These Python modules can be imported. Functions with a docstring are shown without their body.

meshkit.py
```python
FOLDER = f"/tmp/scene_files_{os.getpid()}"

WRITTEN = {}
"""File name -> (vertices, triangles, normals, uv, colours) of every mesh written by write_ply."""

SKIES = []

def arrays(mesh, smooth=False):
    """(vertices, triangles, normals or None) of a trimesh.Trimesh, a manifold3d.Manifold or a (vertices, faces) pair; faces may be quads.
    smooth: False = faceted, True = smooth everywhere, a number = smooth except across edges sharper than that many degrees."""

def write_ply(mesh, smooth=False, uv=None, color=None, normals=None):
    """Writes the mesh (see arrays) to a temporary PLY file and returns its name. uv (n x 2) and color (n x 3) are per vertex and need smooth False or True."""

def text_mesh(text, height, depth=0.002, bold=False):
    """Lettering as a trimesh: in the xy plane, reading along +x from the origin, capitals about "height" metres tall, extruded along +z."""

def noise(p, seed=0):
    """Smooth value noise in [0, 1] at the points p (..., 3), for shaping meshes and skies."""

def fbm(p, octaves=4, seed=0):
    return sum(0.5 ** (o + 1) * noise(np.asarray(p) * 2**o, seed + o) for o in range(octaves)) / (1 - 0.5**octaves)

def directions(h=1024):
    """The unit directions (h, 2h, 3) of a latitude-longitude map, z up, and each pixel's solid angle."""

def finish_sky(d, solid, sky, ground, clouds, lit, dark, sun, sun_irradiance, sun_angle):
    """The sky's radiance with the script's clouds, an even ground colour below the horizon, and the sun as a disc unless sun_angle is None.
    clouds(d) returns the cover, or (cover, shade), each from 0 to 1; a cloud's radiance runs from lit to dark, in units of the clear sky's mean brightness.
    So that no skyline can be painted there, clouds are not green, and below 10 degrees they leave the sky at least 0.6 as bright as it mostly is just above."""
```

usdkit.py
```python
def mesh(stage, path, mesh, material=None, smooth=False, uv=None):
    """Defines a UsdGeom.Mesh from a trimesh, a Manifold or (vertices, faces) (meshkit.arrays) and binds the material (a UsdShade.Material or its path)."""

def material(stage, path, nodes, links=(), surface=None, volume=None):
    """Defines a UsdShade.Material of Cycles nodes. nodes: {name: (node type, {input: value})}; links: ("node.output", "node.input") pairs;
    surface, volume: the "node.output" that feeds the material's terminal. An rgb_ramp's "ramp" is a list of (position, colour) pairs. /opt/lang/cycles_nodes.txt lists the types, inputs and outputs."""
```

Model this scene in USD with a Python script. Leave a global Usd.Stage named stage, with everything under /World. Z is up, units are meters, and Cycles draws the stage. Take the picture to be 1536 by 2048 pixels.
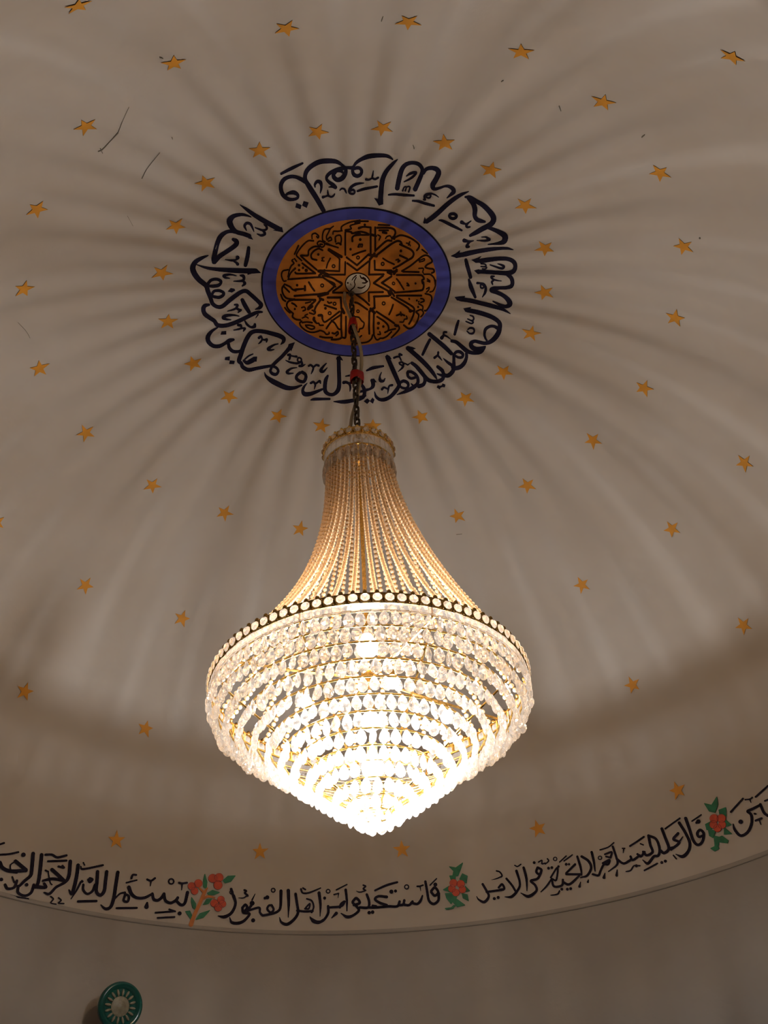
import math, random
import numpy as np, trimesh, usdkit, meshkit
from pxr import Usd, UsdGeom, UsdLux, UsdShade, Gf, Sdf, Vt
from shapely.geometry import Polygon, Point, box as sbox
from shapely.ops import unary_union
from shapely import affinity

random.seed(7); rng = np.random.default_rng(7)
stage = Usd.Stage.CreateInMemory()
UsdGeom.SetStageUpAxis(stage, UsdGeom.Tokens.z); UsdGeom.SetStageMetersPerUnit(stage, 1.0)
world = UsdGeom.Xform.Define(stage, '/World'); stage.SetDefaultPrim(world.GetPrim())
UsdGeom.Scope.Define(stage, '/World/Looks')

# ---------------------------------------------------------------- camera (survey units: 1 unit = S metres, dome axis at x=y=0)
S, ZO = 0.85, 5.753
def W(p):                                    # survey units -> metres
    p = np.asarray(p, float) * S
    p[..., 2] += ZO
    return p
FPX, PITCH, ROLL, YAW = 2398.15413, 0.69143, -0.0614, -0.02404
CAM = np.array([-0.02746, -4.11909, -4.88587])
cp, sp, cy_, sy_ = math.cos(PITCH), math.sin(PITCH), math.cos(YAW), math.sin(YAW)
FWD = np.array([-sy_ * cp, cy_ * cp, sp]); _R = np.array([cy_, sy_, 0]); _U = np.cross(_R, FWD)
RGT = math.cos(ROLL) * _R + math.sin(ROLL) * _U; UPV = -math.sin(ROLL) * _R + math.cos(ROLL) * _U
cam = UsdGeom.Camera.Define(stage, '/World/camera')
cw = W(CAM)
M = Gf.Matrix4d(*RGT, 0, *UPV, 0, *(-FWD), 0, *cw, 1)
cam.AddTransformOp().Set(M)
cam.CreateHorizontalApertureAttr(36.0); cam.CreateVerticalApertureAttr(48.0)
cam.CreateFocalLengthAttr(36.0 * FPX / 1536)
cam.CreateClippingRangeAttr(Gf.Vec2f(0.05, 100))
cam.CreateExposureAttr(-0.75)
# all light comes from the chandelier's own bulbs
WARM_POWER, WHITE_POWER, LOW_POWER, RING_POWER = 860.0, 260.0, 3300.0, 240.0

# ---------------------------------------------------------------- materials
def mat(name, nodes, links=(), surface='p.BSDF'):
    return usdkit.material(stage, '/World/Looks/' + name, nodes, links, surface=surface)
def plaster(name, c1, c2, bump=0.25):
    return mat(name, {
        'g': ('geometry', {}),
        'n1': ('noise_texture', {'scale': 0.9, 'detail': 5.0, 'roughness': 0.6}),
        'n2': ('noise_texture', {'scale': 45.0, 'detail': 6.0, 'roughness': 0.7}),
        'n3': ('noise_texture', {'scale': 3.0, 'detail': 3.0}),
        'r': ('rgb_ramp', {'ramp': [(0.3, c1), (0.7, c2)]}),
        'a': ('math', {'math_type': 'multiply_add', 'value2': 0.12}),
        'b': ('bump', {'height': 0.0, 'strength': bump, 'distance': 0.02}),
        'p': ('principled_bsdf', {'roughness': 0.85, 'specular_ior_level': 0.2})},
        [('g.position', 'n1.vector'), ('g.position', 'n2.vector'), ('g.position', 'n3.vector'), ('n1.fac', 'r.fac'), ('r.color', 'p.base_color'),
         ('n2.fac', 'a.value1'), ('n3.fac', 'a.value3'), ('a.value', 'b.height'), ('b.normal', 'p.normal')])
def paint(name, col, var=0.12, scale=9.0, rough=0.6, spec=0.3):
    lo = [max(c * (1 - var), 0) for c in col]; hi = [min(c * (1 + var), 1) for c in col]
    return mat(name, {'g': ('geometry', {}), 'n': ('noise_texture', {'scale': scale, 'detail': 4.0}),
        'r': ('rgb_ramp', {'ramp': [(0.3, lo), (0.7, hi)]}), 'p': ('principled_bsdf', {'roughness': rough, 'specular_ior_level': spec})},
        [('g.position', 'n.vector'), ('n.fac', 'r.fac'), ('r.color', 'p.base_color')])
def metal(name, col, rough):
    return mat(name, {'g': ('geometry', {}), 'n': ('noise_texture', {'scale': 60.0, 'detail': 2.0}),
        'm': ('map_range', {'from_min': 0.3, 'from_max': 0.7, 'to_min': rough * 0.7, 'to_max': rough * 1.3}),
        'p': ('principled_bsdf', {'base_color': col, 'metallic': 1.0})},
        [('g.position', 'n.vector'), ('n.fac', 'm.value'), ('m.result', 'p.roughness')])
def crystal(name, tint, clear, scatter, rough=0.02):
    return mat(name, {'gl': ('glass_bsdf', {'color': tint, 'roughness': rough, 'IOR': 1.52}),
        'tr': ('transparent_bsdf', {'color': tint}),
        'tl': ('translucent_bsdf', {'color': tint}), 'df': ('diffuse_bsdf', {'color': tint}),
        'm0': ('mix_closure', {'fac': 0.4}), 'm1': ('mix_closure', {'fac': clear}), 'm2': ('mix_closure', {'fac': scatter})},
        [('tl.BSDF', 'm0.closure1'), ('df.BSDF', 'm0.closure2'), ('gl.BSDF', 'm1.closure1'), ('tr.BSDF', 'm1.closure2'),
         ('m1.closure', 'm2.closure1'), ('m0.closure', 'm2.closure2')], surface='m2.closure')
def lamp(name, col, power):
    return mat(name, {'e': ('emission', {'color': col, 'strength': power})}, surface='e.emission')
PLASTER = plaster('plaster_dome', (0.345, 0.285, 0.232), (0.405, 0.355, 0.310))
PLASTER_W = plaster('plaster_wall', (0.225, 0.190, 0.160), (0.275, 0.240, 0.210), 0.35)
FLOORM = paint('floor_stone', (0.46, 0.42, 0.37), 0.2, 3.0)
STAR = paint('star_paint', (0.46, 0.185, 0.010), 0.14, 14.0)
INK = paint('lettering_ink', (0.009, 0.007, 0.017), 0.3, 20.0, 0.8, 0.08)
INK_B = paint('band_ink', (0.011, 0.008, 0.015), 0.3, 20.0, 0.8, 0.08)
BROWN = paint('ornament_brown', (0.020, 0.007, 0.003), 0.3, 20.0, 0.8, 0.08)
BLUE = paint('border_blue', (0.040, 0.044, 0.27), 0.2, 12.0)
GOLDP = paint('medallion_gold', (0.40, 0.130, 0.006), 0.16, 16.0)
WHITEP = paint('boss_white', (0.46, 0.41, 0.35), 0.06, 20.0)
RED = paint('flower_red', (0.40, 0.042, 0.010), 0.2, 30.0)
DKRED = paint('petal_line_red', (0.16, 0.010, 0.008), 0.2, 30.0)
GREEN = paint('leaf_green', (0.008, 0.105, 0.042), 0.3, 30.0)
STEMC = paint('stem_orange', (0.34, 0.10, 0.014), 0.25, 30.0)
SMUT = paint('soot_mark', (0.15, 0.12, 0.09), 0.3, 20.0)
GOLD = metal('gold_brass', (0.80, 0.50, 0.14), 0.25)
GOLD_D = metal('gold_antique', (0.44, 0.27, 0.08), 0.35)
IRON = metal('chain_bronze', (0.10, 0.075, 0.055), 0.4)
CABLE = paint('cable_beige', (0.36, 0.28, 0.17), 0.1, 40.0, 0.45)
TAPE = paint('tape_red', (0.42, 0.015, 0.012), 0.1, 40.0, 0.35)
CRYS = crystal('crystal_clear', (0.98, 0.97, 0.96), 0.36, 0.05)
STONE = crystal('crystal_stone', (0.95, 0.93, 0.90), 0.12, 0.16, 0.05)
BEADM = crystal('crystal_bead', (0.98, 0.86, 0.71), 0.18, 0.48, 0.05)
WARM = lamp('bulb_warm', (1.0, 0.72, 0.42), WARM_POWER)
LOWW = lamp('bulb_cool', (0.88, 0.94, 1.0), LOW_POWER)
WHITE = lamp('bulb_white', (0.95, 0.97, 1.0), WHITE_POWER)
CANDLE = lamp('bulb_candle', (1.0, 0.88, 0.74), RING_POWER)
GREENRIM = mat('plaque_green', {'p': ('principled_bsdf', {'base_color': (0.004, 0.050, 0.038), 'roughness': 0.18})})
PLQ = paint('plaque_relief', (0.17, 0.145, 0.095), 0.2, 60.0, 0.45)

# ---------------------------------------------------------------- building helpers
used = {}
def numbered(parent, name):
    k = (parent, name); n = used.get(k, 0); used[k] = n + 1
    return name if n == 0 else f'{name}_{n:03d}'
def prop(prim, **kw):
    for k, v in kw.items():
        if v: prim.SetCustomDataByKey(k, v)
    return prim
def path_of(parent): return '/World' if parent is None else str(parent.GetPath())
def obj(name, mesh, m, parent=None, smooth=False, origin=None, **kw):
    """One Mesh prim in metres; origin = the world origin of an Xform parent, so that its points are local."""
    pp = path_of(parent)
    if not isinstance(mesh, trimesh.Trimesh):
        v_, f_ = np.asarray(mesh[0], float), np.asarray(mesh[1]); u_, inv = np.unique(f_, return_inverse=True); mesh = (v_[u_], inv.reshape(f_.shape))
    if origin is not None:
        if isinstance(mesh, trimesh.Trimesh): mesh = (np.array(mesh.vertices) - origin, np.array(mesh.faces))
        else: mesh = (np.asarray(mesh[0]) - origin, mesh[1])
    g = usdkit.mesh(stage, pp + '/' + numbered(pp, name), mesh, m, smooth=smooth)
    return prop(g.GetPrim(), **kw)
def group(name, parent=None, loc=None, **kw):
    pp = path_of(parent)
    x = UsdGeom.Xform.Define(stage, pp + '/' + numbered(pp, name))
    if loc is not None: x.AddTranslateOp().Set(Gf.Vec3d(*map(float, loc)))
    return prop(x.GetPrim(), **kw)
def cat(parts):
    v, f, n = [], [], 0
    for a, b in parts:
        v.append(np.asarray(a, float)); f.append(np.asarray(b) + n); n += len(a)
    return np.vstack(v), np.vstack(f)
def tf(m): return np.array(m.vertices), np.array(m.faces)
def lathe(profile, n, ax=(0, 0), a0=0.0):
    """Revolves a closed or open (r, z) profile about the vertical through ax (survey units)."""
    P = np.asarray(profile, float); a = a0 + np.arange(n) * 2 * np.pi / n
    v = np.stack([ax[0] + P[:, None, 0] * np.cos(a), ax[1] + P[:, None, 0] * np.sin(a), np.repeat(P[:, 1:2], n, 1)], -1).reshape(-1, 3)
    i, j = np.meshgrid(np.arange(len(P) - 1), np.arange(n), indexing='ij'); k = (j + 1) % n
    q = np.stack([i * n + j, i * n + k, (i + 1) * n + k, (i + 1) * n + j], -1).reshape(-1, 4)
    return v, np.vstack([q[:, [0, 1, 2]], q[:, [0, 2, 3]]])
def tube(pts, rad, sides=8, closed=False):
    p = np.asarray(pts, float); n = len(p)
    t = (np.roll(p, -1, 0) - np.roll(p, 1, 0)) if closed else np.gradient(p, axis=0)
    t /= np.linalg.norm(t, axis=1, keepdims=True) + 1e-12
    ref = np.array([0.31, 0.17, 0.93]); ref = np.where(np.abs(t @ ref)[:, None] < 0.97, ref, np.array([1.0, 0, 0]))
    u = np.cross(t, ref); u /= np.linalg.norm(u, axis=1, keepdims=True); w = np.cross(t, u)
    a = np.arange(sides) * 2 * np.pi / sides; r = np.broadcast_to(rad, (n,))[:, None, None]
    v = (p[:, None] + r * (np.cos(a)[None, :, None] * u[:, None] + np.sin(a)[None, :, None] * w[:, None])).reshape(-1, 3)
    rows = n if closed else n - 1
    i, j = np.meshgrid(np.arange(rows), np.arange(sides), indexing='ij'); i2 = (i + 1) % n; j2 = (j + 1) % sides
    q = np.stack([i * sides + j, i2 * sides + j, i2 * sides + j2, i * sides + j2], -1).reshape(-1, 4)
    f = np.vstack([q[:, [0, 1, 2]], q[:, [0, 2, 3]]])
    if not closed:
        c0 = np.arange(1, sides - 1); e = (n - 1) * sides
        f = np.vstack([f, np.stack([0 * c0, c0 + 1, c0], -1), np.stack([0 * c0 + e, e + c0, e + c0 + 1], -1)])
    return v, f
ICO = {k: tf(trimesh.creation.icosphere(k, 1.0)) for k in (0, 1, 2, 3)}
def ball(c, r, sub=1, sq=(1, 1, 1)):
    v, f = ICO[sub]; return v * r * np.asarray(sq) + np.asarray(c, float), f

# ---------------------------------------------------------------- the dome's surface
Z0, H_, A_, a_, b_ = 0.10059, 11.69534, 3.21003, 2.38776, 7.57986
def dome_z(R): return Z0 - H_ * (1 - (1 - np.clip(np.asarray(R, float) / A_, 0, 0.9999) ** a_) ** (1 / b_))
def dome_n(P):                                   # unit normal into the room
    R = np.hypot(P[..., 0], P[..., 1]); e = 1e-4
    s = (dome_z(R + e) - dome_z(np.maximum(R - e, 0))) / (e + np.minimum(R, e))
    n = np.stack([s * P[..., 0] / np.maximum(R, 1e-9), s * P[..., 1] / np.maximum(R, 1e-9), -np.ones_like(R)], -1)
    return n / np.linalg.norm(n, axis=-1, keepdims=True)
RB, ZB = 2.95, float(dome_z(2.95))               # springing of the dome
def onto_dome(px):
    """Where the point of the survey photograph lies on the dome (survey units)."""
    px = np.asarray(px, float)
    d = FWD + RGT * ((px[..., 0:1] - 768) / FPX) - UPV * ((px[..., 1:2] - 1024) / FPX)
    a = (d[..., :2] ** 2).sum(-1); b = (d[..., :2] * CAM[:2]).sum(-1); c = (CAM[:2] ** 2).sum() - 3.0 ** 2
    disc = np.sqrt(np.maximum(b * b - a * c, 0)); lo, hi = (-b - disc) / a, (-b + disc) / a
    for _ in range(45):
        m = (lo + hi) / 2; P = CAM + d * m[..., None]
        ins = P[..., 2] < dome_z(np.hypot(P[..., 0], P[..., 1]))
        lo = np.where(ins, m, lo); hi = np.where(ins, hi, m)
    return CAM + d * lo[..., None]
def layer(P, F, h0, h1, boundary=None):
    """A thin coat of paint: surface points P (on the dome), triangles F, lifted to h1 metres with an edge down to h0."""
    n = dome_n(P); T = W(P) + n * h1
    f = np.asarray(F); m = T[f]; flip = ((np.cross(m[:, 1] - m[:, 0], m[:, 2] - m[:, 0]) * n[f[:, 0]]).sum(1) < 0)
    f[flip] = f[flip][:, ::-1]
    B = W(P) + n * h0; k = len(P); e = {}
    for t in f:
        for a, b in ((t[0], t[1]), (t[1], t[2]), (t[2], t[0])):
            if (b, a) in e: del e[(b, a)]
            else: e[(a, b)] = 1
    side = [q for a, b in e for q in ((a, a + k, b), (b, a + k, b + k))]
    return np.vstack([T, B]), np.vstack([f, np.array(side)]) if side else f
def coat(geom, h=0.002, seg=14.0):
    """A shape drawn in the survey photograph as a coat of paint on the dome."""
    parts = []
    for g in getattr(geom, 'geoms', [geom]):
        if g.geom_type != 'Polygon' or g.area < 0.5: continue
        g = g.simplify(0.12).segmentize(seg)
        v, f = trimesh.creation.triangulate_polygon(g, engine='earcut')
        parts.append(layer(onto_dome(v), f, 0.0, h))
    return cat(parts)
def cap(R0, R1, h0, h1, n=128):
    """Ring (or disc, R0=0) of paint round the apex."""
    rr = np.linspace(R0, R1, max(2, int((R1 - R0) / 0.04) + 2)); a = np.arange(n) * 2 * np.pi / n
    P = np.stack([rr[:, None] * np.cos(a), rr[:, None] * np.sin(a), np.repeat(dome_z(rr)[:, None], n, 1)], -1).reshape(-1, 3)
    i, j = np.meshgrid(np.arange(len(rr) - 1), np.arange(n), indexing='ij'); k = (j + 1) % n
    q = np.stack([i * n + j, i * n + k, (i + 1) * n + k, (i + 1) * n + j], -1).reshape(-1, 4)
    if R0 == 0: q = np.vstack([q])
    return layer(P, np.vstack([q[:, [0, 1, 2]], q[:, [0, 2, 3]]]), h0, h1)

# ---------------------------------------------------------------- brush strokes
def crom(P,n=6):
    P=np.asarray(P,float)
    if len(P)<3:
        return P
    Q=np.vstack([2*P[0]-P[1],P,2*P[-1]-P[-2]]); out=[]
    for i in range(1,len(Q)-2):
        a,b,c,d=Q[i-1:i+3]
        for t in np.linspace(0,1,n,endpoint=False):
            out.append(.5*(2*b+(c-a)*t+(2*a-5*b+4*c-d)*t*t+(3*b-a-3*c+d)*t**3))
    out.append(P[-1]); return np.array(out)
def sweep(P):
    # P: x,y,w -> polygon
    parts=[]
    for a,b in zip(P[:-1],P[1:]):
        A=Point(a[0],a[1]).buffer(max(a[2],.3)/2,5);B=Point(b[0],b[1]).buffer(max(b[2],.3)/2,5)
        parts.append(A.union(B).convex_hull)
    return unary_union(parts)
def parse(text):
    """-> list of (word, [shapely in px])"""
    out=[];cur=None;ox=oy=0;s=1;w=20.
    def add(g):
        g=affinity.affine_transform(g,[1/s,0,0,1/s,ox,oy])
        if not out: out.append(('mark',[]))
        out[-1][1].append(g)
    for line in text.strip().splitlines():
        if line[0]=='@': ox,oy,s=map(float,line[1:].split()); continue
        if line[0]=='=': out.append((line[1:],[])); continue
        if line[0]=='w':
            h,_,line=line.partition(' '); w=float(h[1:])
        for st in line.split(';'):
            st=st.strip()
            if not st: continue
            k=st[0]
            if k=='p': add(Polygon([tuple(map(float,q.split(','))) for q in st[1:].split()]).buffer(0)); continue
            if k=='d': x,y,r=map(float,st[1:].split(',')); add(Point(x,y).buffer(r,4)); continue
            if k=='o':
                x,y,r=map(float,st[1:].split(',')); a=np.linspace(0,2*np.pi,13); 
                add(sweep(np.stack([x+r*.8*np.cos(a),y+r*.8*np.sin(a),0*a+r*.55],-1))); continue
            P=[]
            for q in st.split():
                v=list(map(float,q.split(','))); P.append(v if len(v)==3 else v+[w])
            add(sweep(crom(P)))
    return [(n,unary_union(g)) for n,g in out]

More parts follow.
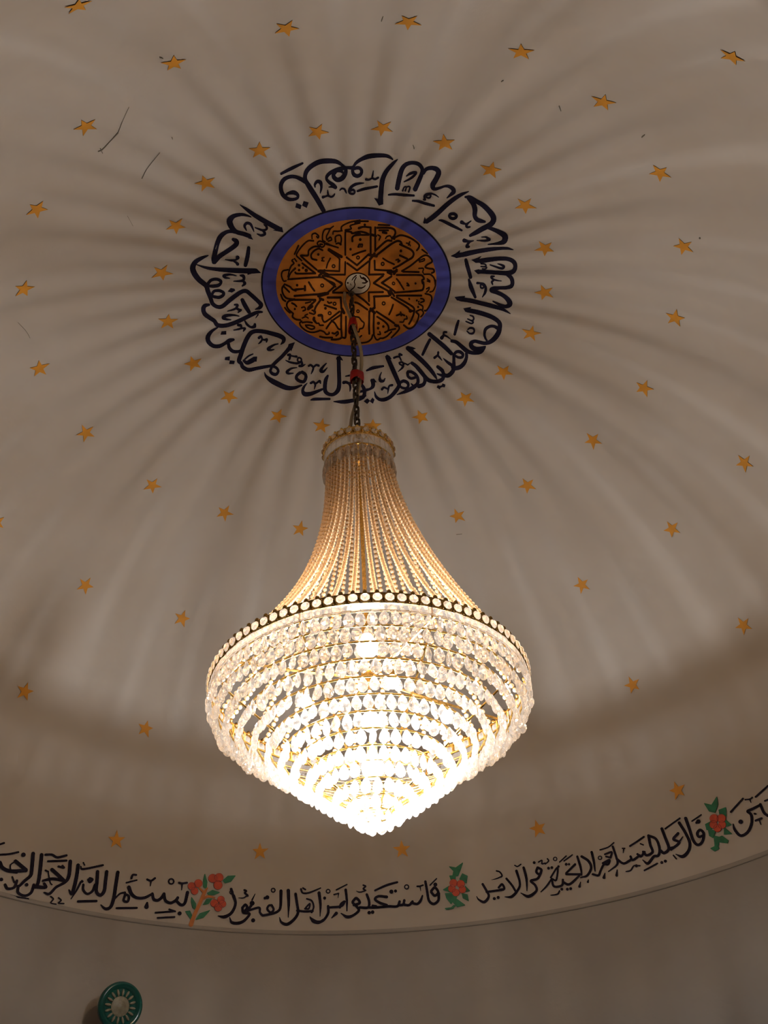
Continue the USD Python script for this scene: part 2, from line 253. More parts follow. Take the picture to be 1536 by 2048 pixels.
LETTERS = """@550 300 9.6
=qul
w55 120,455,45 325,350,62 530,255,35
930,1160,85 800,930,95 660,710,95 580,560,75 600,420,80 700,310,85 850,230,90 1020,210,90 1180,225,75 1290,290,50 1340,330,45
600,620,80 500,560,75 390,515,65 280,515,65 180,560,75 120,650,80 115,760,80 160,870,80 250,940,70 350,950,55 430,920,50 435,860,60 360,815,80 250,835,50 200,880,40
p410,1020 510,1060 490,1135 390,1100
p550,980 645,1010 610,1110 520,1065
770,710,25 765,660,45 810,605,60 870,620,70 890,690,50 885,760,40 868,825,18
920,905,50 975,890,30 1020,875,40 1075,900,35 1120,880,35 1145,845,25
1010,770,14 1015,820,35 1025,880,40
=huwa
1245,770,25 1285,740,30 1330,750,35 1355,790,35 1370,825,20
1330,330,50 1180,375,60 1060,440,65 1000,500,60 990,560,50 1040,620,60 1110,665,70 1165,715,60
1030,715,12 1100,705,40 1160,730,45
1120,430,60 1130,520,80 1200,575,80 1290,540,90 1350,450,80 1360,360,50 1290,360,60
1150,440,60 1180,400,60 1260,400,60 1310,440,30
@640 300 9.6
480,340,45 545,340,55 620,345,60
640,330,60 625,400,60 650,470,70 715,500,70 780,470,60 800,400,60 760,350,60 700,345,60 640,370,40
640,330,40 690,250,55 800,175,70 950,120,85 1120,105,75 1260,110,65 1340,140,50 1395,180,20
885,565,45 940,570,35 1000,540,30
1025,400,15 1010,480,35 1005,535,40 1060,560,35 1115,530,40
845,635,12 770,640,35 680,660,50 600,710,50 560,780,50 580,830,45 640,840,40 670,800,35 630,765,45 580,785,35
720,790,35 840,750,50 1095,700,40
=allah
1490,180,12 1400,260,60 1280,400,80 1210,540,90 1180,700,95 1165,900,100 1160,1000,90
p1110,940 1215,940 1215,1040 1130,1065 1080,980 1040,920
@770 300 9.6
235,730,90 270,560,95 320,380,90 400,280,75 520,245,65 640,270,70 710,350,70 710,440,75 650,590,85 580,750,90
740,440,60 790,370,65 890,345,75 990,370,90 1030,440,100 980,560,100 920,660,100 920,720,85 960,750,60 1060,725,45 1150,695,40 1230,700,60 1300,740,80 1320,800,80 1270,850,60 1190,920,18
410,500,18 480,455,45 560,430,50 600,440,40 540,510,45 450,570,35 365,610,18
340,780,35 365,720,25 400,705,25 410,720,25 390,780,35
410,715,25 450,700,25 480,720,30 455,800,35
70,860,30 200,850,45 360,865,50 555,875,35
1030,905,12 960,860,25 880,835,30 800,845,30 755,890,40 770,950,40 740,950,30
790,880,25 850,855,30 880,880,30 850,920,30 800,910,30 790,880,25
530,975,30 640,985,45 780,1030,50 940,1070,40
@840 370 9.6
=ahad
935,125,12 800,180,60 650,270,80 500,390,85 350,530,90 230,630,90 130,700,80
p90,610 110,660 160,650 170,720 80,740 60,725
870,230,35 960,240,75 1080,310,80 1200,380,90 1320,490,100 1400,600,105 1410,680,105 1350,760,100 1200,840,95 1080,910,85 965,970,50
930,260,60 1020,360,90 1055,470,95 1050,590,80 1090,660,80 1160,690,75 1245,705,40
560,595,45 585,560 655,555 700,590 680,630 630,645 580,625 560,590,45
365,675,22 440,690,50 600,770,60 800,870,35
800,715,70 860,745,35 910,750,40
980,690,18 920,735,35 890,780,50 910,810,40 960,805,25
850,1065,75 910,1080,45 960,1085,40 1030,1070,12
960,1085,40 920,1130,45 900,1180,60 940,1185,40
1180,1000,12 1260,1000,30 1310,1030,50 1330,1050,50 1240,1070,35 1090,1065,12
@890 450 9.6
830,50,60 900,75,65 1030,130,85 1140,200,110 1150,280,110 1110,330,90 1000,355,50 825,372,15
=allah
1310,475,10 1200,450,45 1050,450,55 850,470,75 600,510,85 400,555,95 220,600,65
p110,595 200,550 290,485 280,530 330,530 220,630
690,690,90 850,665,85 1050,645,75 1220,655,75 1320,710,80 1350,800,80 1310,890,85 1200,925,85 1000,915,75 800,900,75 640,895,70
p510,670 600,640 700,595 660,650 720,720 590,725
p560,875 650,850 700,930 630,940
400,670,60 430,790,75 490,1000,65
690,745,22 760,750,25 790,780,25 760,800,25 690,795,22
760,800,25 800,815,25 770,845,25 715,840,22
1010,745,12 1080,765,35 1130,800,50 1090,835,40 980,805,30 865,765,18
945,985,25 890,995,45 920,1040,35 1000,1065,25 1085,1075,10
945,1055,30 900,1090,40 915,1140,25
@890 540 9.6
1200,85,70 1270,150,75 1295,240,75 1270,310,75 1180,340,65 1050,345,60 930,360,85 900,390,90 1000,430,80 1120,490,75 1210,570,90 1245,650,100 1180,700,70 1080,680,60 920,600,20
460,185,40 500,330,80 580,520,50
620,250,45 680,255,35 740,270,40 780,340,50 770,430,50 720,515,20
680,290,30 710,280,30 745,305,30 730,345,30 690,340,30 680,300,30
=samad
1255,840,10 1100,750,60 900,690,80 700,640,80 500,590,80 300,560,80
p185,520 300,505 385,500 370,545 330,600 230,580
@860 610 9.6
720,100,80 900,135,85 1100,195,85 1240,260,80 1330,340,75 1340,430,85 1310,540,95 1240,640,95 1150,710,80 1050,735,65 950,715,65 860,695,60 790,730,75 800,800,85 880,850,95 970,850,100 1060,800,35
1310,450,70 1230,410,55 1150,410,55 1070,460,60 1045,550,50 1060,630,40 1090,680,35
1040,820,60 970,890,90 860,920,70 760,905,70 690,870,80 600,790,75 500,710,65 420,690,60
p640,65 720,50 790,40 770,75 790,120 680,130
770,200,22 825,220,30 840,270,30 800,300,30 720,265,18
800,300,30 830,330,30 790,355,30 690,315,22
725,470,22 770,440,35 830,450,40 850,500,35 820,545,40 760,545,30 710,500,22
545,305,45 510,420,60 475,560,50
315,520,40 265,525,40 260,580,45 225,630,70
260,575,40 330,605,30 400,660,12
=lam_yalid
700,930,55 700,1010,60 660,1110,75 580,1190,80 480,1215,80 430,1190,60
@790 660 9.6
660,80,80 820,210,80 960,330,80 1080,450,70
1130,470,50 1180,420,55 1250,420,60 1305,470,55 1280,525,50 1210,525,45 1160,495,40
1130,480,60 1130,600,60 1130,700,75
930,545,14 1010,620,50 1100,680,60
1130,690,70 1110,790,80 1030,870,80 960,870,70 930,830,60 900,770,70 820,705,60
810,840,22 860,860,40 910,870,60
930,850,60 920,930,70 850,980,75 740,990,70 640,960,75 560,880,75 480,780,75 400,690,70 325,635,60
250,350,85 400,480,85 550,620,85 680,760,75 760,870,60 805,945,16
p215,350 250,310 330,325 400,355 340,380 300,420
p820,1060 885,1080 860,1140 800,1100
p910,1025 970,1050 955,1100 890,1090
860,1095,35 920,1070,35
670,185,50 600,320,60 530,470,50
830,430,45 820,480,40 760,530,50
820,485,40 860,530,35 900,580,12
570,900,70 575,980,65 540,1050,70 460,1080,75
=wa_lam
250,800,55 320,805,55 400,860,60 440,940,60 430,1030,65 340,1110,80 200,1180,65 40,1240,14
240,820,55 250,890,50 310,930,50 390,910,50
310,1030,18 350,1070,40
@700 690 9.6
720,240,80 790,400,85 860,560,85 930,720,80 940,780,70 880,880,75 780,990,70 670,1045,70 570,1045,60 500,990,50 470,900,16
970,720,50 1030,690,60 1100,720,60 1120,780,50 1080,830,50 1000,820,45 960,790,40
p670,220 710,185 760,210 800,270 740,260
845,245,40 900,225,35 950,230,30 980,290,30
990,190,40 950,175,40 955,220,30
945,340,30 990,325,30 1030,360,35 1010,390,30 960,370,30 945,340,30
1025,370,35 1010,430,40 925,510,12
1040,350,25 1080,365,25 1110,380,25 1150,350,18
605,525,16 575,600,30 580,680,60 640,690,45 675,640,16
810,770,45 755,785,35 735,850,35 725,930,14
615,850,45 650,815,40 700,830,35 735,850,35
320,490,30 440,440,60 640,405,35
=yulad
420,680,60 440,710,80 440,790,70 390,840,45 290,870,50 180,900,40
450,670,50 500,710,16
220,760,55 260,820,65 280,900,70 260,990,65 200,1040,50 120,1060,55
170,980,30 210,1000,50 290,970,50
p330,1025 385,1070 330,1130 265,1080
p430,1010 470,1050 440,1125 380,1080
@580 690 9.6
840,1085,16 950,1090,55 1050,1090,75 1180,1070,70 1320,1040,60
1065,600,18 1150,585,35 1300,575,30 1410,565,16
1030,720,60 1080,715,50 1140,750,45 1160,820,40 1150,890,14
1140,750,40 1190,700,45 1240,700,40
935,260,75 940,500,75 945,750,80 920,870,80 840,945,65 750,945,65 680,890,75 670,780,75 690,660,70 725,590,40
p885,270 900,225 960,205 1000,260 1020,300 960,280 940,320
620,850,40 500,900,60 380,940,80 280,940,85 245,880,60 270,800,45 330,730,12
400,730,45 450,710,45 485,760,40 465,850,12
485,750,35 530,715,35 570,695,50 585,730,30
400,1055,22 480,1040,55 760,1035,40
=wa_lam
360,400,40 400,385,40 445,430,40 435,490,35 405,555,12
445,430,35 500,385,40 550,395,45
700,350,16 640,410,40 590,490,60 640,510,45 715,435,14
@470 660 9.6
565,810,12 600,890,50 700,970,95 850,1050,100 1000,1110,90 1140,1110,60 1280,1060,30
1250,820,55 1190,870,55 1180,930,60 1240,980,60 1320,990,60 1360,920,60 1350,850,60 1290,810,60
1020,480,45 1060,470,35 1050,540,45 1035,570,22
1060,490,30 1130,505,30 1180,510,45
1200,570,30 1220,530,30 1270,550,30 1270,600,30 1220,610,30 1200,580,30
1270,610,40 1190,640,40 1060,620,35 970,580,12
1240,690,50 1290,690,40 1350,660,12
1280,610,40 1290,660,50
1190,720,12 1080,740,35 1000,800,55 1030,835,40 1120,830,16
1070,320,90 1000,400,70 900,510,65 800,600,65 720,680,60
p1030,270 1150,235 1110,330 1080,410 1060,370 1000,380
700,720,50 680,790,50 720,840,60 790,850,55 830,790,50 800,730,50 740,700,50 700,710,40
=yakun
680,690,50 560,710,60 400,740,65 260,765,75 150,710,75 120,640,70 75,590,80 110,480,85 150,350,85 220,180,85 300,60,80 400,20,75 550,30,75 700,65,80 850,110,85 930,160,80 930,220,60 880,275,16
345,460,20 260,500,30 190,560,30
170,590,50 230,630,70 300,600,90 370,560,90
p350,515 425,510 415,605 340,600
460,150,50 500,125,45 520,180,35 490,230,35 450,265,12
520,180,35 570,190,35 610,180,45 605,225,30
830,265,16 740,290,35 640,360,60 680,385,40 750,375,16
@390 600 9.6
430,530,25 320,600,55 250,700,85 260,800,85 350,880,75 470,885,70 580,830,60 660,780,80 740,760,45
640,830,60 660,920,65 730,985,65 830,990,55 900,960,40
p580,1100 670,1085 665,1160 570,1150
p670,1160 765,1170 750,1230 655,1225
p510,605 600,595 600,660 490,665
830,480,50 880,490,50 900,540,35 960,545,40 930,595,25
890,545,35 820,565,30 740,580,12
960,405,30 1000,470,45 1070,520,40 1140,510,60 1150,470,50
=lahu
1290,230,30 1200,235,60 1050,300,75 850,400,75 700,460,75 560,495,75 430,480,80 370,400,75 280,340,80 190,270,85 160,180,85 190,110,75 270,90,45
1210,280,30 1165,345,10
760,90,30 820,95,40 800,150,50 850,190,45 880,195,40 830,235,25
790,160,40 720,190,30 620,215,10
845,310,16 740,290,35 600,300,60 540,340,60 600,370,40 690,380,16
@370 500 9.6
=kufuwan
445,105,16 330,150,60 200,230,85 150,340,105 180,450,110 270,570,100 400,680,90 440,790,90 490,920,80 530,1030,75 620,1090,70 720,1080,75 850,970,80 980,870,80 1090,800,75 1180,790,75 1280,870,75 1400,980,75 1460,1050,80 1430,1110,60 1350,1140,16
430,660,60 500,580,55 600,560,55 680,590,55 690,630,50 640,680,60 540,695,60 470,690,50
520,850,50 560,790,50 660,780,55 740,820,55 730,870,55 660,910,55 570,900,55 520,880,50
p880,735 950,745 965,775 900,815 820,795
220,280,12 400,340,45 600,370,65 900,390,90 1150,400,95 1350,400,90
p1340,355 1380,360 1460,440 1290,450 1200,475 1200,420
985,495,16 880,470,35 780,480,50 740,500,50 780,530,40 860,545,12
1060,490,25 1120,500,60 1130,560,50 1080,595,40 930,600,12
1110,590,40 1150,640,55 1100,690,25
1100,960,70 1150,1060,85 1230,1190,70
=ahad
1010,145,75 980,185,30 900,200,40 770,185,10
930,210,30 980,240,40 1010,270,60
1222,-40,65 1200,130,80 1160,290,70
@410 400 9.6
670,90,10 800,180,60 950,290,80 1150,410,90 1350,520,90 1440,560,80
p1480,525 1505,620 1430,605 1310,580 1370,570 1400,520
885,325,16 780,290,45 680,280,60 550,310,80 475,390,115 490,480,110 550,570,90 620,620,80 740,650,80 850,690,80
p860,655 925,760 830,735
600,610,80 500,600,65 400,620,70 300,700,90 240,820,90 200,980,90 170,1120,95 170,1190,80
180,1180,100 280,1080,85 400,1000,80 520,920,85 600,850,90 600,790,90 540,755,55
795,580,22 760,500,50 800,445,50 870,460,50 910,530,40 940,605,16
1130,470,16 1180,510,45 1180,560,40 1100,580,40 960,530,16
1120,590,50 1150,650,50 1080,680,45 1000,650,16"""
MEDALLION = """@520 410 7.68
w24 920,1000 1220,1012 ; 1220,1012 1222,830
1040,1065 1305,1065 ; 1305,1065 1310,870
1060,680,40 1250,790,40
1050,690 1190,790 1225,830
870,990 650,800 640,770 735,770 750,690 830,635 915,635
960,690 900,665 830,700 785,760 800,820 870,840
d895,755,18
w14 985,800 950,810 965,830 945,850 985,855
w20 1080,815 1040,890 1020,960
o1130,935,28
w25 450,1135 900,1105 1000,1130 1160,1250
540,1030 580,1050 850,1045 ; 850,1045 700,930 650,890
960,1080 1100,1110 1250,1200
900,1010,40 960,1030,40 1040,1070,50
910,1080,35 990,1000,35
w20 1130,320,14 1080,360 1050,420 1020,480 1030,530
1080,360,25 1000,370 965,430 960,530 1000,560
800,510,18 800,450 850,430 900,470 890,500 870,480
820,545,25 740,545 660,610 590,700 560,770 620,830 640,850
590,620,25 530,750
900,620,18 880,580 920,550 990,580 980,630 940,640 920,600 960,600
1030,530,20 1080,490 1100,530 1050,550
1020,590,35 1100,620 1200,650
1160,560,25 1160,480 1230,460 1250,520 1240,600
1240,600,30 1210,580 1170,590
1120,440,20 1130,400 1190,400 1260,390
1250,380,25 1260,320 1380,260 1536,230
1310,380,22 1400,360 1390,310 1536,270
510,830,16 490,850 520,890 480,930 450,1000 430,1100
530,820 560,860
540,970,30 470,1040 430,1140
430,990,22 350,1010 330,1080 360,1160 400,1160
d600,920,18
d660,960,18
d600,995,18
d710,1000,25
w26 1310,760 1310,430 1340,400 1400,410 1420,430 1536,410
1330,800 1490,920 ; 1490,920 1669,751
1340,890 1490,1000 ; 1490,1000 1669,860
w24 1420,550,30 1420,490 1480,450 1540,440
d1390,675,18
1420,765 1536,720 1620,695
o1505,802,28
1520,640 1520,610
750,1180 785,1235
@710 410 7.68
w28 240,340 240,740
310,340 310,680
60,350,35 130,330,25 240,340,25
340,345 520,345 600,370 620,420 600,480
w22 360,300 530,305
370,385 510,385
430,415,35 480,425,35
d150,300,18
0,265 80,245 200,245
w26 0,420 80,405 160,420 210,445
w22 0,465 90,455 210,455
d80,525,20
w16 45,640 60,600 85,600 90,640
85,600 115,600 110,640
210,760,40 330,780,40
230,830,35 300,740,35
250,450,35 320,470,35
w28 310,700 340,670 480,550 560,545
340,760 520,620 640,550 700,560 720,600
690,600 800,650 870,690 900,740 880,800 800,850 690,920 590,970
w26 300,850 305,990 ; 305,990 480,1000 560,1000
225,850 215,1065 ; 215,1065 440,1060
d705,700,20
w22 430,815 500,860 600,905
o425,900,28
w28 690,770 800,820
w20 630,840 670,830 660,870 690,850
w25 620,490 700,460 800,480 900,530 980,600 980,650 950,690
w18 790,580 830,590 850,620
840,560 820,610
370,530 390,480 350,455
470,510 490,480 540,470 570,520
590,490,40 600,510,40
w24 720,1010 850,930 950,850 1040,780 1110,770 1170,820 1180,870 1110,910 1080,950 1130,970 1200,980 1215,1020 1180,1040
w18 980,850 1060,820 1060,850 990,870
w20 1030,680 1110,740
w25 740,1020 980,1025
w18 980,970 1050,970 1040,1020 1050,1040
w26 640,1070 980,1070 1040,1090 1060,1130 1030,1150 1040,1200
w22 1060,1060 1150,1060 1210,1110 1230,1180 1235,1229
520,1030,35 640,1010,35
600,1050,40 640,990,35
560,1060,30 500,1030,30
w26 430,1080 290,1190
560,1090 410,1190
d930,1200,15
w22 640,1130 690,1190
o592,1200,25
w18 800,1195 820,1210
1110,1130 1150,1160
@710 560 7.68
w26 290,45 520,170
415,40 540,120 620,185
430,-70 290,45
560,-60 415,40
w22 660,0 700,60 750,140
w20 800,45 830,80 800,80
w26 610,190 980,160 1040,140 1055,90 1050,30
640,235 1020,235
w18 1110,10 1150,25
1100,130 1140,110 1130,150 1100,180
1240,0 1235,80 1200,160 1150,180
w22 1080,205 1160,230 1180,290 1150,380 1100,460 1070,465
w26 210,185 430,180
210,185 215,320
w28 290,250 520,240
295,250 300,400
520,180,45 540,220,45
600,240,30 540,150,30
w26 640,260 780,340 900,420 905,500 870,600 830,670
560,260 720,360 810,420 850,470 890,470
o850,470,25
w24 940,490 980,540 950,640 890,720 820,740 750,690
w20 940,480 1010,450 1050,490 1040,530 1010,560
980,360 1040,400 1040,450
1010,280 1050,290 1060,320 1010,340
d950,310,14
d980,330,12
w22 830,280 835,290
d970,410,16
o440,355,28
w24 585,375 560,450 525,525
640,540 700,520 760,540
700,490 710,540
w18 790,550 800,590 760,600 740,640 690,640
w26 330,480 500,590 600,660
240,440,40 300,500,40
220,480,35 300,420,35
w28 220,500 215,700 220,820
290,510 285,700 290,830
w24 340,560 450,630 510,700 510,770 460,800
510,770 620,745
d360,660,22
d435,710,18
d355,735,18
w18 380,790 390,830 350,830
w22 270,840 250,900 180,950 20,970
290,840 320,900 350,915 390,890 430,890 490,860 540,810 560,790
660,690 680,740 640,800 560,880
620,690,40 640,700,40
w26 20,220 130,300 220,380
0,340 60,360 190,450
o45,475,25
w20 0,560 60,570 100,620 140,660 120,730 70,750 60,790 10,790
50,880 55,910
30,860 60,880 100,850
@520 560 7.68
w26 1120,190 1340,190
w30 1040,265 1240,265 ; 1240,265 1250,430
w26 1170,0 1260,60 1120,170
1030,0 1150,70 1040,190
w28 530,240 800,220 900,215 1000,195
530,300 850,300
900,240,45 1040,200,45
920,280,35 970,300,35
w26 750,30 790,100 835,160
o955,80,28
d570,75,18
540,150,40 570,140,30 680,130,22
690,90,30 690,150,35
w24 380,60 340,120 350,200 400,270 490,290 530,290
370,100 450,180
400,70 460,100 500,140 550,160
320,220 350,290 390,320
520,300 440,320 410,380 440,450 510,510
490,350 530,370 560,400
d535,440,15
w20 380,420 420,470 460,500
w24 510,510 500,560 550,600 620,610
w20 640,420 680,410 700,450 660,470
700,350 780,330
740,440,40 800,400,40
w20 760,500 830,520 850,480 800,460
w28 850,310 740,420
930,300 860,400 830,480
w18 650,580 700,560 740,580
690,540 730,520
w22 1040,330 1060,350 1100,340
o1145,360,28
w26 990,380 1170,440
d1005,430,20
o1070,505,28
900,540,35 950,540,35 960,600,24 990,640,24 1050,610,24 1220,480,24
830,580,40 830,610,40 870,660,22 900,660,22 920,690,22 970,690,22
w24 1240,530 1100,630 1020,740
1100,620,30 1150,660,24 1200,740,24 1240,750,24 1250,700,24
w28 1250,480 1245,700 1255,850 1240,890 1170,910 1100,910
w26 1320,560 1320,800 1310,880 1270,880
w22 640,630 610,660 640,720 720,780 810,800 900,780 920,770 980,790 1020,830 1060,820 1060,800
700,690 760,690 830,710 830,740 780,750 720,720 700,690
650,650 720,640 800,650
w24 920,865 1000,880 1110,880
1110,810 1150,820 1190,790 1200,820 1170,850
1260,440,40 1290,500,40"""
BOSS = """@660 500 12.8
w25 670,640,30 600,700 560,760,15
670,690 620,790 640,870 610,950 550,1000 500,1060
d455,830,22
520,850,15 540,890,15
770,640 800,700,35 870,720,50 930,780,50
830,830 900,830,35 960,790,35
850,700,50 900,730,50
720,950,35 800,960,35 870,930 900,900"""
BAND = """@0 1660 3.84
=arrahim
w18 0,190 70,185 140,170
d180,190,18
0,110 30,100
0,250,30 20,290,30 80,315,30 200,310,28
120,240,30 200,305,28
w12 120,240 80,270 90,320 130,330
w22 130,390 110,440 60,450 40,420
d10,380,15
255,180,28 245,300,28 235,350,26 190,390,24 150,430,20
75,505,18 150,520,18 215,530,18
95,360,14 110,400,14
=arrahman
w22 140,430 140,480 190,505 240,480 260,420
d205,420,14
320,190,28 310,300,28 295,400,26 270,440,22
280,435,30 350,440,25 340,410,20
w20 350,190 400,190 440,210 510,195
w18 370,240 510,235
480,275 490,290 450,280
w15 350,310 370,320
400,305,30 440,340,30 490,385,26
480,385,25 400,375,25 330,390,20
w10 370,320 385,400 400,420
540,240,28 530,350,28 500,400,24 430,440,22 380,490,22 340,480,14
w12 390,510 410,530 390,560 430,570
450,520 470,540 450,560 490,565
=allah
600,270,28 590,350,28 570,440,28 550,490,24 530,460,12
545,530,8 590,460,16 620,400,18
620,280,12 640,300,18 790,270,18
w12 640,250 650,270
w20 640,420 640,460 670,490 710,470 730,420
690,370 710,380 690,400 680,380
d630,395,12
w27 750,320 745,400 740,470 770,500 800,470 810,400 820,320
w20 600,548 740,545
=bism
905,325,28 890,420,28 875,520,28 850,590,26 810,605,24 775,575,10
880,530,14 920,490,16 960,480,18
w20 960,500 950,540 980,550 990,510 960,490
990,440,30 1010,490,28 1050,520,24 1110,520,24 1170,490,20
w24 1170,490 1180,530 1210,540 1240,520 1260,490
1260,490 1270,540 1310,560 1350,540 1365,520
1350,540 1390,575 1420,560 1440,480,28
w18 895,600 1050,598
1125,590,35 1130,560,18
w14 970,405 1050,385
w18 1010,370 1020,345 1045,345
1130,380 1160,390 1190,370
1160,390,15 1155,430,8
o1315,395,25
1375,405 1400,410 1435,405
1400,410,15 1395,460,8
w16 1195,635 1330,625
1300,610 1345,625
1210,675 1340,668
d1380,640,16
@350 1700 5.12
=alqubur
600,470,35 620,540,30 600,610,32 560,660,34 500,685,35 440,675,10
w20 575,400,30 590,450,30
o578,432,22
w22 710,410 730,420 715,440 740,460 745,470
745,465,18 700,490,14 650,490,8
w28 690,590 720,560 740,590 710,630
690,590 700,640 760,650 750,680 700,730,32 640,750,35 580,740,30 560,690,10
d790,545,26
820,450,10 790,510,20
780,570,30 740,620,28
w25 750,620 860,590 870,640 910,670 990,650
d800,720,22
w25 990,565 960,570 945,605 980,640 1010,610 990,565
900,670,28 980,655,28 1050,630,28 1080,580,30 1085,420,35
d945,485,22
d920,492,15
o1005,412,25
=ahl
w30 1160,415,38 1165,550,30 1160,690,10
1235,450,30 1250,550,30 1260,640,30 1220,710,32 1150,760,35 1090,740,26 1070,690,10
w25 1250,620 1330,630 1410,625
w20 1340,590 1380,550 1370,600 1330,600
1350,500,20 1400,520,20 1420,580,20 1400,640,20
1290,400,22 1310,440 1380,435 1490,390,16
1310,390 1335,405
=min
1475,440,35 1490,560,28 1485,680,10
1390,690,10 1410,730,26 1470,745,30 1520,715,28
@600 1700 4.267
w24 240,480 240,540 200,600 150,615,28 100,590 85,570,10
w22 250,490 350,480 380,440 350,460 340,490
390,340,25 400,430,22 400,520,12
270,580,10 310,540,30
d210,410,14
o240,352,20
w14 290,380 330,370
330,370,12 325,410,6
310,340,14 400,295,14
=istaid
w24 450,440 480,410 510,450 460,470
450,450 490,490 500,520 450,560 400,570,28 350,540,10
w16 540,300 560,310 540,330 560,345
550,350,12 510,360,12 480,350,6
w24 570,380 590,440 580,490 510,490
590,490 650,490 760,480
740,400,26 670,395 640,420 680,450 740,470
w22 620,475 650,480
d590,535,16
d620,530,16
w22 640,345,18 740,300 830,275,20
w24 760,480 830,480 850,440
840,470 880,465 890,430
880,465 930,470 960,440
950,450 1000,460 1030,430 1045,390,16
d780,355,18
d815,350,14
w20 o910,315,22
w16 1000,310 1020,310 1050,300
1025,310,14 1030,350,6
=fa
w24 1070,270 1085,350 1100,430 1140,460 1180,430 1185,370
1120,350 1150,320 1180,360 1150,390 1120,360
w14 1110,300 1165,245
d1155,295,18
@920 1640 4.518
=alumur
w24 205,580 240,640 260,690 220,740,26 170,720,18 150,690,8
w22 240,650 310,640 390,630
350,610 380,580 400,620 360,630
d310,710,15
d345,700,15
w16 330,460 360,470 380,500 370,515
375,510,14 330,530,12 285,540,6
w22 420,530 470,590 500,640
510,460,26 540,560 530,620 470,690,26 405,695,8
w14 495,410 520,420 550,400
w24 575,430 600,530 605,640,10
=fi
w24 700,430 690,470 720,490 735,450 705,430
730,480 700,530 640,550 680,590 690,640 620,690,30 550,660,10
d670,385,14
=tahayyur
w15 710,380 740,365 740,395 770,390
790,350 800,370 770,400,10
w18 o860,352,20
d800,435,14
d830,430,14
d890,420,12
w18 820,520 880,430 870,540 830,530
730,650,10 780,600 830,530
w22 830,540 850,600 920,590 930,540
w24 930,560 990,580 1080,500,18
w22 960,490 1090,490
960,480 1040,400
d960,400,14
d985,400,12
d920,625,14
d970,625,14
d1000,620,14
w16 820,680,10 880,670 900,640
w14 900,380 960,325
940,370 1015,315
=idha
w22 1060,330 1090,430 1100,500,12
1100,330,26 1160,370,26 1185,430,24 1150,500,22 1090,520,14
w18 1080,600,25 1090,560,10
1155,560,20 1160,540,10
=assalam
1190,290,24 1210,380,22 1220,460,14
w22 1200,490 1250,500 1270,460 1300,400 1350,370
w20 1290,390 1350,360 1340,400 1300,400
w18 o1265,342,20
w20 1310,310 1370,290 1360,340
1320,330 1360,340
1300,520,28 1310,480,10
1415,500,25 1420,450,10
1380,240,22 1410,330,22 1420,400,20 1340,465,10
w14 1265,270 1340,245 1390,205
@1180 1560 4.315
w22 230,680 290,720 350,690
350,660 370,690 430,650
410,640 440,660 470,620
w14 280,590 300,590
290,600,14 285,630,6
310,790,10 350,780 380,740 430,740
d400,740,14
w18 345,570 400,535 465,490
w14 435,550 460,560
w24 460,620 490,650 540,620 520,560 505,480,26
505,480 570,510 600,590 590,650 550,660 500,720,26 455,690,10
w16 470,780 580,720
=alayhi
d620,712,14
d650,700,14
w26 620,420 650,500 680,590 640,630 610,610
w16 650,420 690,390 775,330
w24 760,460 720,510 770,540 700,600
w22 680,590 740,570 800,490,10
=qala
770,370,28 820,450,26 860,540,26 850,610,26 800,660,30 740,640,8
w14 720,650 745,680
w24 825,330,28 860,430,26 890,520,26 930,560,26 970,530 980,460 950,430 925,460 940,490 975,480
d935,358,20
d920,368,12
w14 880,355 960,300
=muminin
w24 1235,380,10 1250,430 1300,480,26 1360,450,26 1395,370 1390,300 1360,270 1400,250 1470,215
d1300,360,20
w18 1215,275 1320,160
w15 1340,170 1380,165 1400,150
1380,170,14 1390,195,8
w18 1430,145 1536,50
w24 1470,210 1500,280 1536,310
w20 1430,350 1480,330
1460,345,14 1475,385,8
w18 1420,290 1428,292
1510,180 1536,170"""

# ================================================================ the setting
n = 256
rr = np.concatenate([[0.002], np.linspace(0.06, 2.6, 60), np.linspace(2.62, RB, 24)])
v, f = lathe(np.stack([rr, dome_z(rr)], -1), n)
def spring(az): s = np.clip((-np.sin(az) - 0.1) / 0.8, 0, 1); return RB + 0.0 * s * s * (3 - 2 * s)      # the springing lies lower over the entrance
az = np.arctan2(v[:, 1], v[:, 0]); R0 = np.hypot(v[:, 0], v[:, 1]); k = np.clip((R0 - 2.6) / (RB - 2.6), 0, 1)
R1 = R0 + k * (spring(az) - RB); v = np.stack([R1 * np.cos(az), R1 * np.sin(az), dome_z(R1)], -1)
v[:, :2] *= (1 + 0.0025 * (meshkit.fbm(v * 1.7, 3, 5)))[:, None]            # only ever away from the room
v = W(v) - dome_n(v) * 0.0015
ceiling = obj('ceiling', (v, f[:, ::-1]), PLASTER, smooth=True, kind='structure', label='pale plaster dome with painted stars, medallion and lettering')
# lip of plaster under the lettering, then the round wall down to the floor with an opening towards the vestibule
ZF = -ZO / S; RW = RB + 0.004; ZL = -2.31; HA = math.asin(2.5 / RW)
lip = [(RB - 0.001, ZB + 0.002), (RB + 0.000, ZB - 0.008), (RB + 0.001, ZB - 0.016), (RB + 0.004, ZB - 0.021), (RB + 0.020, ZB - 0.023)]
v, f = lathe(lip, n); R0 = np.hypot(v[:, 0], v[:, 1]); az = np.arctan2(v[:, 1], v[:, 0]); k = 1 + (spring(az) - RB) / R0
v = np.stack([v[:, 0] * k, v[:, 1] * k, v[:, 2] - ZB + dome_z(spring(az))], -1)
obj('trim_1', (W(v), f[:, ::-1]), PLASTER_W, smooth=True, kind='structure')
zs = np.concatenate([np.linspace(ZB + 0.002, ZL, 4), np.linspace(ZL, ZF, 24)[1:]]); na = 240
a = -np.pi / 2 + HA + np.arange(na + 1) * (2 * np.pi / na) * 1.0
